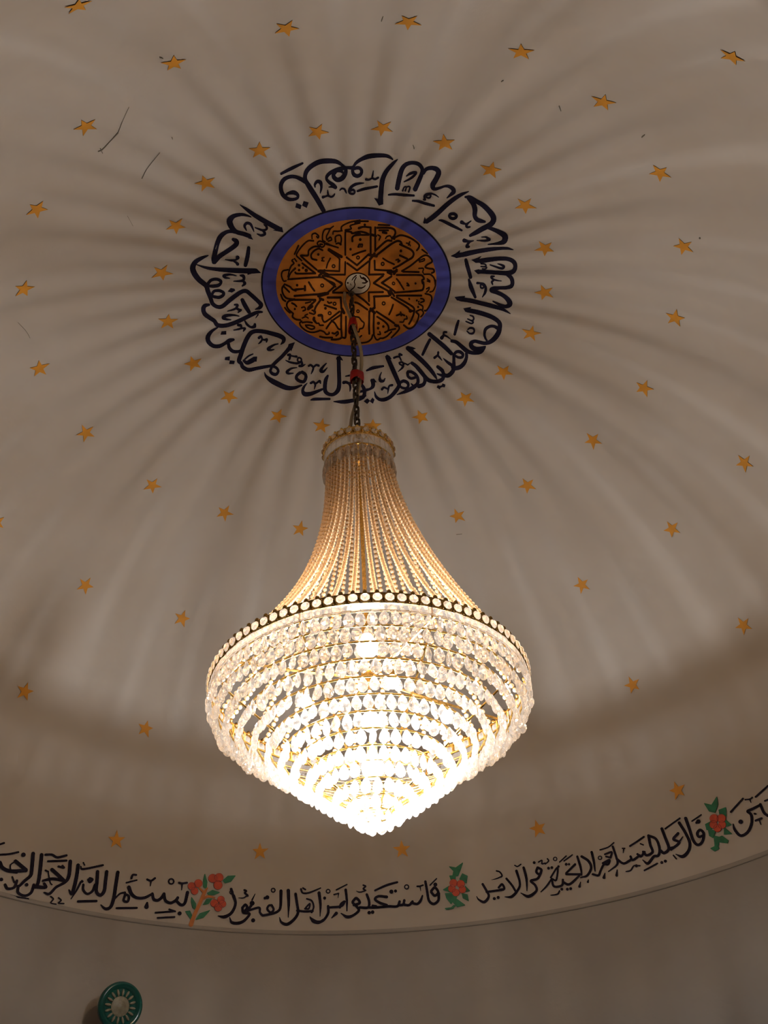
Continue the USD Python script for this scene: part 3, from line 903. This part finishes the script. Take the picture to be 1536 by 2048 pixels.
edges = np.concatenate([np.linspace(-np.pi / 2 + HA, 1.5 * np.pi - HA, 200), np.linspace(1.5 * np.pi - HA, 1.5 * np.pi + HA, 100)[1:]])
V = np.stack([RW * np.cos(edges)[:, None] + 0 * zs, RW * np.sin(edges)[:, None] + 0 * zs, np.repeat(zs[None], len(edges), 0)], -1)
V[..., :2] *= ((spring(edges) + 0.004) / RW)[:, None, None]
V[..., :2] *= (1 + 0.004 * meshkit.fbm(V * 1.3, 3, 12))[..., None]
m = len(zs); F = []
for i in range(len(edges) - 1):
    for j in range(m - 1):
        if i >= 199 and zs[j] <= ZL + 1e-9: continue
        p = i * m + j; F += [(p, p + m, p + m + 1), (p, p + m + 1, p + 1)]
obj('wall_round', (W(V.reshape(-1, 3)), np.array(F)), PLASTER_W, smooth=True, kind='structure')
yj, yb = -RW * math.cos(HA), -6.6
def quad(a, b, c, d): return W(np.array([a, b, c, d], float)), np.array([(0, 1, 2), (0, 2, 3)])
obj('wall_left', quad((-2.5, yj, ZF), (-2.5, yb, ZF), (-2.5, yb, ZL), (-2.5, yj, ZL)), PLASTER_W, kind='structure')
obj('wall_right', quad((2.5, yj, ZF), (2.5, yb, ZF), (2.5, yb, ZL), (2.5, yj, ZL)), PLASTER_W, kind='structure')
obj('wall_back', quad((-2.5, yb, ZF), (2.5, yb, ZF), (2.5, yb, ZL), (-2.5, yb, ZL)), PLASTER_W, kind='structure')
vc = sbox(-2.5, yb, 2.5, yj).difference(Polygon([(1.01 * RW * math.cos(t), 1.01 * RW * math.sin(t)) for t in np.linspace(0, 2 * np.pi, 200)]))
q, f = trimesh.creation.triangulate_polygon(vc, engine='earcut')
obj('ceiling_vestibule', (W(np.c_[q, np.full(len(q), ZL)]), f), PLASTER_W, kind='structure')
fl = Point(0, 0).buffer(RW * 1.01, 48).union(sbox(-2.52, yb - 0.02, 2.52, 0))
q, f = trimesh.creation.triangulate_polygon(fl, engine='earcut')
obj('floor', (W(np.c_[q, np.full(len(q), ZF)]), f), FLOORM, kind='structure')

# ================================================================ painting on the dome
def part(name, geom, m, parent, h=0.0012, **kw):
    return obj(name, coat(geom, h), m, parent, **kw)
# --- medallion at the apex
med = obj('medallion', cap(0.0, 0.43, 0, 0.0015), GOLDP, ceiling, label='round orange-gold painted medallion at the top of the dome')
obj('border', cap(0.4245, 0.496, 0, 0.0022), BLUE, med, label='blue painted ring round the medallion')
obj('outline', cap(0.4945, 0.5022, 0, 0.0026), INK, med, label='thin black edge of the blue ring')
for w_, g in parse(MEDALLION):
    for gg in sorted(getattr(g, 'geoms', [g]), key=lambda q: -q.area):
        part('ornament_line', gg.buffer(0.15), BROWN, med, 0.0030)
a = np.linspace(0, 2 * np.pi, 49)[:-1]
boss = Polygon(np.stack([715.3 + 24.4 * np.cos(a), 566.3 + 20.6 * np.sin(a)], -1))
part('boss_outline', boss.buffer(1.2).difference(boss.buffer(-0.8)), BROWN, med, 0.0036)
part('boss', boss, WHITEP, med, 0.0032, label='white painted disc in the middle of the medallion')
part('boss_flower', unary_union([g for _, g in parse(BOSS)]), BROWN, med, 0.0038, label='dark floral scribble on the white disc')
# --- lettering
ring = group('inscription', ceiling, label='ring of large dark blue-black Arabic lettering round the medallion')
merged = {}
for i, (w_, g) in enumerate(parse(LETTERS)): part('word', g, INK, ring, 0.0012)
band = group('inscription', ceiling, label='row of dark Arabic lettering along the foot of the dome')
for w_, g in parse(BAND): part('word', g.buffer(-0.22), INK_B, band, 0.0012)
# --- flowers between the phrases
def shapes(ox, oy, s, circles=(), polys=()):
    T = lambda g: affinity.affine_transform(g, [1 / s, 0, 0, 1 / s, ox, oy])
    return [T(Point(x, y).buffer(r, 8)) for x, y, r in circles], [T(Polygon([tuple(map(float, q.split(','))) for q in p.split()])) for p in polys]
def soften(g, r=1.3): return g.buffer(-r * 0.35).buffer(r * 0.35).buffer(r * 0.3)
def flower(parent, circ):
    fl = part('flower', unary_union(circ), RED, parent, 0.0026, label='red painted flower of rounded petals')
    lines = unary_union([c.exterior.buffer(0.45) for c in circ]).intersection(unary_union(circ))
    part('petal_line', lines, DKRED, fl, 0.0032)
sprays = [
  ('painted spray of three red flowers on an orange stem', (350, 1700, 5.12),
   [[(170, 370, 40), (238, 342, 42), (200, 420, 38)], [(385, 290, 45), (450, 282, 45), (440, 360, 46)], [(402, 545, 40), (470, 508, 38), (486, 552, 38), (442, 590, 40)]],
   ['305,240 330,330 322,395 290,380 290,310', '490,312 540,266 620,262 572,325 512,340', '330,440 382,410 460,435 402,460 342,460', '168,480 215,550 208,615 180,590 165,530',
    '285,562 322,502 378,500 342,552', '105,628 152,622 178,678 160,710', '210,715 252,650 362,615 292,692'], True),
  ('painted red flower between green leaves near the middle of the band', (600, 1700, 4.267),
   [[(1310, 282, 34), (1372, 290, 34), (1386, 338, 32), (1330, 364, 32), (1296, 330, 32)]],
   ['1270,140 1330,150 1392,106 1370,170 1350,222 1300,230 1310,180', '1360,250 1385,200 1430,222 1420,285', '1410,305 1452,350 1405,358', '1380,370 1430,380 1440,436 1390,412',
    '1290,430 1340,418 1410,470 1340,486', '1220,340 1275,305 1285,362', '1238,370 1290,368 1330,402 1290,462 1250,412', '1235,498 1290,490 1312,470 1330,474 1308,500 1250,510', '1275,220 1330,215 1325,262 1290,262', '1280,380 1340,390 1330,440 1282,440'], False),
  ('painted red flower between green leaves at the right of the band', (1180, 1560, 4.315),
   [[(1072, 332, 38), (1136, 332, 38), (1142, 386, 34), (1102, 416, 34), (1066, 384, 34)]],
   ['985,200 1050,215 1095,143 1106,210 1080,282 1030,272', '1120,305 1112,258 1172,236 1176,312', '1165,338 1222,388 1175,402', '1158,408 1226,466 1158,470', '1095,500 1140,482 1195,522 1188,546 1108,536',
    '995,382 1045,356 1055,422 1008,432', '1018,420 1085,440 1062,500 1030,482', '1070,480 1112,490 1112,562 1078,580', '1040,590 1100,560 1116,592 1078,616'], False)]
for lab, (ox, oy, s), fls, lvs, stemmed in sprays:
    sp_ = group('flower_spray', ceiling, label=lab)
    if stemmed:
        T = lambda g: affinity.affine_transform(g, [1 / s, 0, 0, 1 / s, ox, oy])
        st = unary_union([sweep(crom([(162, 765, 46), (200, 660, 38), (262, 530, 36), (300, 440, 34), (330, 390, 14)])), sweep(crom([(300, 440, 28), (250, 390, 18)])), sweep(crom([(285, 500, 25), (340, 475, 25), (405, 490, 16)]))])
        part('stem', T(st), STEMC, sp_, 0.0024)
    for g in shapes(ox, oy, s, polys=lvs)[1]: part('leaf', soften(g), GREEN, sp_, 0.0020)
    for c in fls: flower(sp_, shapes(ox, oy, s, circles=c)[0])
# --- stars
STARS = {
 'innermost': '519,301,519,284 635,264,659,265 765,256,741.7,259 889,286,886.7,268 982,340,1005,339 1050,411,1051.7,430.7 1090,497,1068,501 1089,585,1069,585 1062,667,1084,666 1007,744,1008,761 931,797,929.7,812 842,834,823,835 746,852,746,836.8 643,852,661.8,849.5 556,832,575.7,833 458,793,458,810 387,727,367.7,728 336,643,358,637.7 324,546,348,547.7 352,452,353,471 411,366,387.7,367',
 'second': '172,253,147.7,259 348,127,347.7,110 573,57,600.7,57.3 817,44,815,62.7 1042,104,1041.5,85.8 1206,204,1233,205.6 1320,346,1296.7,348 1367,493,1345.5,492 1350,636,1371.6,636 1288,776,1307.5,778.5 1186,881,1187,900 1055,971,1054,988.7 915,1032,897.6,1032.5 600,1058,604,1041.6 449,1026,469,1029 305,971,324,974 172,866,153,870 79,737,60.7,736 48,578,71,573 74,419,99,419',
 'third': '156,12,131,14.5 1463,114,1489,122 1489,926,1491,945 1344,1058,1343.7,1076 1164,1170,1146.5,1172 364,1237,384,1237 171,1171,190.7,1175 -7,1046,10,1033',
 'fourth': '1487,1251,1487.8,1270 1265,1370,1245,1371.6 1036,1453,1042,1438 291,1457,312,1455.7 50,1383,70,1382',
 'lowest': '233,1680,234,1661 520,1703,520,1685 804,1699,802.6,1682 1076,1657,1058.5,1656.7 1355,1581,1335,1581.5'}
CLOCK = ['twelve', 'one', 'two', 'three', 'four', 'five', 'six', 'seven', 'eight', 'nine', 'ten', 'eleven']
for ringname, text in STARS.items():
    for s in text.split():
        x, y, tx, ty = map(float, s.split(','))
        C0, T0 = onto_dome([[x, y], [tx, ty]])
        nrm = dome_n(C0); u = T0 - C0; u -= nrm * (u @ nrm); u /= np.linalg.norm(u); w_ = np.cross(nrm, u)
        ro = 0.0535 + 0.002 * rng.random(); ang = np.arange(10) * np.pi / 5; rad = np.where(np.arange(10) % 2 == 0, ro, ro * 0.40) * (1 + 0.05 * rng.standard_normal(10))
        out = C0 + rad[:, None] * (np.cos(ang)[:, None] * u + np.sin(ang)[:, None] * w_)
        P = np.vstack([C0, out]); P[:, 2] = dome_z(np.hypot(P[:, 0], P[:, 1])) if np.hypot(*C0[:2]) < 2.2 else P[:, 2]
        F = np.array([(0, 1 + i, 1 + (i + 1) % 10) for i in range(10)])
        k = math.atan2(C0[0], -C0[1]) / (2 * np.pi) * 24; h = int(round(k)) % 24
        clock = (f"{CLOCK[h // 2]} o'clock" if h % 2 == 0 else f'half past {CLOCK[h // 2]}')
        obj('star', layer(P, F, 0.0, 0.0012), STAR, ceiling, label=f'golden star painted in the {ringname} ring, {clock} from the medallion')
# --- fine soot marks and cobweb threads on the plaster
for st in ['196,303,.7 205,299,1.5 220,283,0.7 236,266,1.9', '236,266,.9 246,240,0.5 258,214,0.35', '201,298,2 205,306,1.6', '284,357,1.1 295,336,0.6 320,305,0.4', '320,115,2 326,117,1', '763,42,1.6 766,33,1.2',
           '826,290,1 828,297,2', '1284,274,2.4 1289,270,1.6', '1003,163,1.8 1007,161,1', '1118,212,1.4 1122,222,0.8', '255,432,0.8 266,452,0.7', '431,497,2 434,490,1.4', '1399,476,2.6 1400,477,2.4', '344,275,2.2 345,278,1.4', '36,645,0.8 52,662,1 60,676,0.7', '913,1069,1.2 924,1068,0.8']:
    part('soot_mark', sweep(crom([tuple(map(float, q.split(','))) for q in st.split()])), SMUT, ceiling, 0.0018)

# ================================================================ chandelier (survey units about its own axis)
AX = np.array([-0.03, 0.06]); ZT = -2.953
org = W(np.array([AX[0], AX[1], ZT]))
ch = group('chandelier', None, org, label='large lit crystal chandelier with beaded cone and tiered bowl', category='chandelier')
def add(name, vf, m, parent=None, smooth=False, **kw):
    return obj(name, (W(np.asarray(vf[0]) + np.array([AX[0], AX[1], 0])) - org, vf[1]), m, parent or ch, smooth, **kw)
def torus(R, z, r, n=96, s=8):
    a = np.arange(n) * 2 * np.pi / n
    return tube(np.stack([R * np.cos(a), R * np.sin(a), 0 * a + z], -1), r, s, True)
camd = CAM[:2] - AX; camang = math.atan2(camd[1], camd[0])
def polar(R, a, z): return np.array([R * math.cos(a), R * math.sin(a), z])
def place(vf, R, a, z, tilt=0.0, spin=0.0):
    """Local x = outwards, y = along the ring, z = up."""
    v = np.asarray(vf[0])
    if spin: c, s = math.cos(spin), math.sin(spin); v = v @ np.array([[c, s, 0], [-s, c, 0], [0, 0, 1]])
    if tilt: c, s = math.cos(tilt), math.sin(tilt); v = v @ np.array([[c, 0, -s], [0, 1, 0], [s, 0, c]])
    e = np.array([[math.cos(a), math.sin(a), 0], [-math.sin(a), math.cos(a), 0], [0, 0, 1]])
    return v @ e + polar(R, a, z), vf[1]
def gem(ry, rz, d, n=8):
    """A cut stone facing outwards (+x)."""
    a = (np.arange(n) + 0.5) * 2 * np.pi / n
    rings = [(0.0, 0.55, d), (0, 1.0, d * 0.45), (0, 1.0, 0.0), (0, 0.4, -d * 0.6)]
    v = np.vstack([np.stack([np.full(n, x), ry * k * np.cos(a), rz * k * np.sin(a)], -1) for _, k, x in rings] + [[[d * 1.05, 0, 0]], [[-d * 0.6, 0, 0]]])
    f = []
    for r in range(3):
        for j in range(n):
            k = (j + 1) % n; f += [(r * n + j, (r + 1) * n + j, (r + 1) * n + k), (r * n + j, (r + 1) * n + k, r * n + k)]
    for j in range(n): k = (j + 1) % n; f += [(4 * n, j, k), (4 * n + 1, 3 * n + k, 3 * n + j)]
    return v, np.array(f)
def drop(w, h, d, n=8):
    """A cut almond drop hanging from the origin."""
    prof = [(0.10, 0.0), (0.34, -0.10), (0.78, -0.34), (1.0, -0.60), (0.80, -0.82), (0.36, -0.96)]
    a = (np.arange(n) + 0.5) * 2 * np.pi / n
    v = np.vstack([np.stack([r * d / 2 * np.cos(a), r * w / 2 * np.sin(a), np.full(n, z * h)], -1) for r, z in prof] + [[[0, 0, 0.0]], [[0, 0, -h]]])
    f = []; m = len(prof)
    for r in range(m - 1):
        for j in range(n):
            k = (j + 1) % n; f += [(r * n + j, (r + 1) * n + j, (r + 1) * n + k), (r * n + j, (r + 1) * n + k, r * n + k)]
    for j in range(n): k = (j + 1) % n; f += [(m * n, j, k), (m * n + 1, (m - 1) * n + k, (m - 1) * n + j)]
    return v, np.array(f)
def brick(dx, dy, dz, c=0.2):
    """A square cut crystal with chamfered edges, hanging from the origin."""
    s = min(dx, dy, dz) * c
    pts = [(sx * (dx / 2 - (s if k == 0 else 0)), sy * (dy / 2 - (s if k == 1 else 0)), sz * (dz / 2 - (s if k == 2 else 0)) - dz / 2) for sx in (-1, 1) for sy in (-1, 1) for sz in (-1, 1) for k in range(3)]
    hll = trimesh.Trimesh(pts).convex_hull; return tf(hll)
def stone_band(name, R, z, hgt, nst, sr, gold, lab):
    """Metal band set with round stones, each under a pointed bead."""
    hh = hgt / 2
    flat = lambda z0, z1: lathe([(R - .004, z0), (R + .006, z0), (R + .008, (z0 + z1) / 2), (R + .006, z1), (R - .004, z1), (R - .004, z0)], nst * 2)
    body = [flat(z - hh, z - sr * .95), flat(z + sr * .95, z + hh)]
    al = np.arange(nst) * 2 * np.pi / nst + camang
    for q in al:
        body.append(place((tube([(0.004, math.cos(t) * sr * 1.12, math.sin(t) * sr * 1.12) for t in np.arange(10) * np.pi / 5], sr * 0.22, 5, True)), R + .003, q, z))
        qm = q + np.pi / nst; body.append(tube([polar(R + .002, qm, z - sr), polar(R + .002, qm, z + sr)], sr * .30, 5))
        body.append(ball(polar(R, q, z + hh + sr * 0.28), sr * 0.5, 1, (1, 1, 1.25)))
    b = add(name, cat(body), gold, label=lab)
    g = gem(sr, sr, sr * 0.9)
    for q in al: add('stone', place(g, R + .004, q, z), STONE, b)
    return b
# crown
stone_band('crown_band', 0.158, -1.060, 0.044, 26, 0.0150, GOLD, 'gold crown band set with clear stones at the chandelier top')
g = brick(0.010, 0.031, 0.054)
for k in range(32): add('crown_prism', place(g, 0.158, k * 2 * np.pi / 32 + camang, -1.084, 0.0), CRYS)
add('crown_hoop', torus(0.158, -1.142, 0.0045, 64), GOLD, smooth=True)
g = drop(0.036, 0.080, 0.022)
for k in range(30): add('crown_drop', place(g, 0.163, (k + .5) * 2 * np.pi / 30 + camang, -1.144, 0.0, rng.normal(0, .3)), STONE)
add('hanger', cat([tube([polar(0.155, camang + .4 + k * 2 * np.pi / 3, -1.07), polar(0.06, camang + .4 + k * 2 * np.pi / 3, -1.03), (0, 0, -0.985)], 0.0045, 6) for k in range(3)] + [torus(0.022, -0.975, 0.005, 20, 6)]), GOLD_D, smooth=True)
# stem and inner frame
add('stem', cat([tube([(0, 0, -0.99), (0, 0, -2.05)], 0.009, 10), lathe([(0.0, -2.03), (0.016, -2.04), (0.020, -2.07), (0.0, -2.075)], 20), lathe([(0.0, -2.27), (0.030, -2.275), (0.036, -2.30), (0.026, -2.33), (0.0, -2.34)], 20), lathe([(0.0, -1.10), (0.02, -1.11), (0.03, -1.13), (0.0, -1.15)], 16)]), GOLD, smooth=40)
# bead strands
NS = 45; t = np.linspace(0, 1, 400)
zz = -1.135 - 1.205 * t; rightang = math.atan2(RGT[1], RGT[0])
def rot(v, a): c, s = math.cos(a), math.sin(a); return np.asarray(v) @ np.array([[c, s, 0], [-s, c, 0], [0, 0, 1]])
bv, bf = ICO[1]
for k in range(NS):
    ang = camang + (k + 0.5) * 2 * np.pi / NS + rng.normal(0, 0.010); kw_ = 1 + rng.normal(0, 0.012); parts, pins = [], []
    rr = 0.150 + 0.462 * t ** (2.0 - 0.45 * math.cos(ang - rightang))          # the strands hang a little fuller on one side
    seg = np.concatenate([[0], np.cumsum(np.hypot(np.diff(rr), np.diff(zz)))]); nb = int(seg[-1] / 0.0235)
    sb = (np.arange(nb) + 0.5) / nb * seg[-1]; bz, br = np.interp(sb, seg, zz), np.interp(sb, seg, rr)
    for j in range(nb):
        R_ = 0.150 + (br[j] - 0.150) * kw_ if j < nb - 6 else br[j]
        sq = np.array([0.0102, 0.0106, 0.0102])
        parts.append((rot(bv * sq, rng.random() * 6) @ np.eye(3) + np.array([R_, 0, bz[j]]), bf))
        if j: pins.append(tube([(R_, 0, bz[j]), (Rp, 0, zp)], 0.0030, 4)); pins.append(ball(((R_ + Rp) / 2, 0, (bz[j] + zp) / 2), 0.0068, 0, (1, 1, .42)))
        Rp, zp = R_, bz[j]
    pv, pf = cat(parts); st = add('bead_strand', (rot(pv, ang), pf), BEADM)
    pv, pf = cat(pins); add('wire', (rot(pv, ang), pf), GOLD_D, st)
# rim
RIM, ZR = 0.632, -2.352
stone_band('rim_band', RIM, ZR, 0.046, 90, 0.0182, GOLD_D, 'dark antique gold rim band set with round clear stones')
g = brick(0.012, 0.034, 0.032)
for k in range(112): add('rim_prism', place(g, RIM + .004, k * 2 * np.pi / 112, -2.378 + rng.normal(0, .0015)), CRYS)
# tiers: hoop radius, hoop height
TIERS = [(0.6355, -2.4070), (0.6119, -2.4538), (0.5677, -2.4930), (0.5142, -2.5308), (0.4590, -2.5722), (0.4043, -2.6125), (0.3539, -2.6537), (0.3039, -2.6956), (0.2525, -2.7371), (0.2094, -2.7752), (0.1520, -2.8140), (0.1000, -2.8530), (0.0670, -2.8950)]
drops = []
for i, (R_, z_) in enumerate(TIERS):
    add('hoop', torus(R_ - .006, z_ + .002, 0.0042 if i < 9 else 0.0034, 120 if i < 9 else 64), GOLD, smooth=True)
    nd = max(9, int(round(2 * np.pi * R_ / 0.0425))); off = rng.random()
    for k in range(nd):
        q = camang + (k + off) * 2 * np.pi / nd
        h = 0.067 if i < 12 else 0.052
        drops.append((-math.cos(q - camang) * R_ - 0.02 * i, place(drop(0.0455 + rng.normal(0, .001), h * (1 + rng.normal(0, .03)), 0.024), R_, q, z_, rng.normal(0, .09), rng.normal(0, .45))))
drops.sort(key=lambda d: d[0])
for _, d in drops[:300]: add('crystal_drop', d, CRYS)
add('crystal_drops', cat([d for _, d in drops[300:]]), CRYS, kind='stuff', label='remaining clear crystal drops round the sides and back of the bowl')
add('tip_drop', cat([lathe([(0.0, -2.898), (0.018, -2.908), (0.026, -2.930), (0.014, -2.942), (0.0, -2.952)], 10)]), CRYS)
for k in range(8):
    q = camang + (k + .5) * np.pi / 4
    add('frame_rib', tube([polar(R_ - .012, q, z_ + .004) for R_, z_ in [(.63, -2.36)] + TIERS], 0.0045, 5), GOLD)
for k in range(4):
    q = camang + (k + .3) * np.pi / 2
    add('frame_arm', tube([(0, 0, -2.30), polar(.3, q, -2.335), polar(.63, q, -2.36)], 0.0055, 6), GOLD_D)
# bulbs
def bulb(p, r, m, lab):
    p = np.asarray(p, float)
    b = add('bulb', lathe([(0.0, p[2] - r), (r * .5, p[2] - r * .87), (r * .87, p[2] - r * .5), (r, p[2]), (r * .87, p[2] + r * .5), (r * .6, p[2] + r * .95), (r * .42, p[2] + r * 1.35)], 20, p[:2]), m, smooth=True, label=lab)
    add('socket', lathe([(0.0, p[2] + r * 1.30), (r * .46, p[2] + r * 1.30), (r * .46, p[2] + r * 2.3), (r * .2, p[2] + r * 2.5), (0.0, p[2] + r * 2.5)], 14, p[:2]), GOLD_D, b, smooth=40)
bulb((0, 0, -2.15), 0.046, WARM, 'warm amber bulb glowing inside the beaded cone')
bulb((0, 0, -2.50), 0.040, WHITE, 'white bulb glowing high in the crystal bowl')
bulb((0, 0, -2.70), 0.045, LOWW, 'white bulb glowing deep in the crystal bowl')
for k in range(5): bulb(polar(0.30, camang + .3 + k * 2 * np.pi / 5, -2.50), 0.024, CANDLE, 'small bulb glowing inside the crystal bowl')

# ================================================================ chain, cable and tapes
def at_axis(v): return np.asarray(v, float) + np.array([AX[0], AX[1], 0])
ztop = float(dome_z(np.hypot(*AX))); zc0 = ztop - 0.05; zc1 = -0.957; pitch = 0.0425; nl = int(round((zc0 - zc1) / pitch))
co = W(np.array([AX[0], AX[1], zc1])); chain = group('chain', None, co, label='dark bronze link chain hanging from the dome to the chandelier', category='chain')
pitch = (zc0 - zc1) / nl; link = []
for q in np.arange(20) * 2 * np.pi / 20:
    link.append((0.0130 * math.cos(q), 0, 0.0130 * math.sin(q) + (0.0125 if math.sin(q) > 0 else -0.0125)))
lv, lf = tube(link, 0.0062, 6, True)
for k in range(nl):
    z = zc1 + (k + .5) * pitch
    v = rot(lv, math.radians(35 + 90 * (k % 2)) + rng.normal(0, .12)) + np.array([0, 0, z])
    obj('link', (W(at_axis(v)) - co, lf), IRON, chain, True)
hk = cat([tube([(0, 0, ztop + .004), (0, 0, ztop - .022)], 0.008, 8), tube([(0, 0.013 * math.sin(q), ztop - .036 + 0.014 * math.cos(q)) for q in np.linspace(0, 2 * np.pi, 17)[:-1]], 0.0045, 6, True), lathe([(0.0, ztop - .012), (0.016, ztop - .010), (0.021, ztop + .004)], 16)])
obj('hook', (W(at_axis(hk[0])) - co, hk[1]), IRON, chain, True, label='hook screwed into the white middle of the medallion')
t = np.linspace(0, 1, 140); zc = ztop - .006 + (-1.02 - ztop + .006) * t
ang = camang + math.radians(-78) + 2 * np.pi * 1.06 * np.clip((t - .05) * 1.05, 0, 1); rc = 0.0325 + 0.003 * (1 + np.sin(t * 19)) + 0.012 * np.clip((t - .9) * 10, 0, 1)
cv, cf = tube(np.stack([rc * np.cos(ang), rc * np.sin(ang), zc], -1), 0.0088, 8)
obj('cable', (W(at_axis(cv)), cf), CABLE, smooth=True, label='beige electric cable wound loosely round the chandelier chain', category='cable')
for z, lab in ((-0.175, 'red tape holding cable to chain in front of the medallion'), (-0.535, 'red tape holding cable to chain below the blue ring')):
    k = int(np.argmin(np.abs(zc - z))); c = np.array([math.cos(ang[k]), math.sin(ang[k])]) * rc[k]
    hull = Point(0, 0).buffer(0.0245).union(Point(*c).buffer(0.0185)).convex_hull; inner = hull.buffer(-0.0025)
    e = np.array(hull.exterior.coords)[:-1]; prof = [(1.0, .024), (1.05, .016), (1.04, 0), (1.06, -.014), (1.0, -.026)]; m = len(e); ctr = e.mean(0)
    v = np.vstack([np.c_[ctr + (e - ctr) * s, np.full(m, z + dz + 0) + 0.010 * (e[:, 0] - ctr[0]) / 0.02] for s, dz in prof] + [np.c_[ctr + (e - ctr) * .96, np.full(m, z + dz)] for dz in (-.025, .023)])
    f = [];
    for r in range(7):
        for j in range(m): k2 = (j + 1) % m; r2 = (r + 1) % 7; f += [(r * m + j, r2 * m + j, r2 * m + k2), (r * m + j, r2 * m + k2, r * m + k2)]
    tp = obj('tape', (W(at_axis(v)), np.array(f)), TAPE, smooth=40, label=lab, category='tape')

# ================================================================ round green ornament on the wall
d = FWD + RGT * ((240 - 768) / FPX) - UPV * ((2013 - 1024) / FPX)
a2, b2, c2 = d[:2] @ d[:2], CAM[:2] @ d[:2], CAM[:2] @ CAM[:2] - (RW - 0.20) ** 2
PC = CAM + d * ((-b2 + math.sqrt(b2 * b2 - a2 * c2)) / a2)
nw = np.array([-PC[0], -PC[1], 0]); nw /= np.linalg.norm(nw); nw = nw + np.array([0.10, 0, -0.28]); nw /= np.linalg.norm(nw)
up = np.array([0, 0, 1.0]); ux = np.cross(up, nw); ux /= np.linalg.norm(ux); uy = np.cross(nw, ux)
po = W(PC); pl = group('wall_plaque', None, po, label='small round dark green plaque with pale rosette on the wall under the lettering', category='plaque')
def pface(v): v = np.asarray(v, float); return (v[:, :1] * ux + v[:, 1:2] * uy + v[:, 2:] * nw) * S
RP = 0.123
obj('rim', (pface(lathe([(RP * .70, .002), (RP * .76, .012), (RP * .88, .022), (RP * .97, .016), (RP, .004), (RP * .98, -.012), (RP * .80, -.022), (0.0, -.022)], 64)[0]), lathe([(1, 0)] * 8, 64)[1]), GREENRIM, pl, True, label='glossy dark green rim')
obj('face', (pface(lathe([(0.0, .004), (RP * .72, .003)], 48)[0]), lathe([(1, 0)] * 2, 48)[1]), GREENRIM, pl)
for k in range(16):
    q = k * np.pi / 8
    pv, pf = ball((0, 0, 0), 1.0, 1, (RP * .15, RP * .060, .008))
    pv = pv + np.array([RP * .56, 0, .006]); c, s = math.cos(q), math.sin(q)
    obj('petal', (pface(np.stack([pv[:, 0] * c - pv[:, 1] * s, pv[:, 0] * s + pv[:, 1] * c, pv[:, 2]], -1)), pf), PLQ, pl, True)
obj('boss', (pface(lathe([(0.0, .018), (RP * .16, .015), (RP * .28, .006), (RP * .36, .010), (RP * .42, .003)], 32)[0]), lathe([(1, 0)] * 5, 32)[1]), PLQ, pl, True)
back = -nw * 0.02; wallp = np.array([PC[0], PC[1], PC[2] - 0.0]) * 1.0
rad = np.array([PC[0], PC[1]]) / np.hypot(PC[0], PC[1])
tw = np.array([*(rad * (RW + 0.012)), PC[2] + 0.01])
bt = tube([PC - nw * 0.018, PC - nw * 0.06 + np.array([*(rad * .02), 0]), tw], 0.012, 10)
obj('bracket', (W(bt[0]) - po, bt[1]), IRON, pl, True)
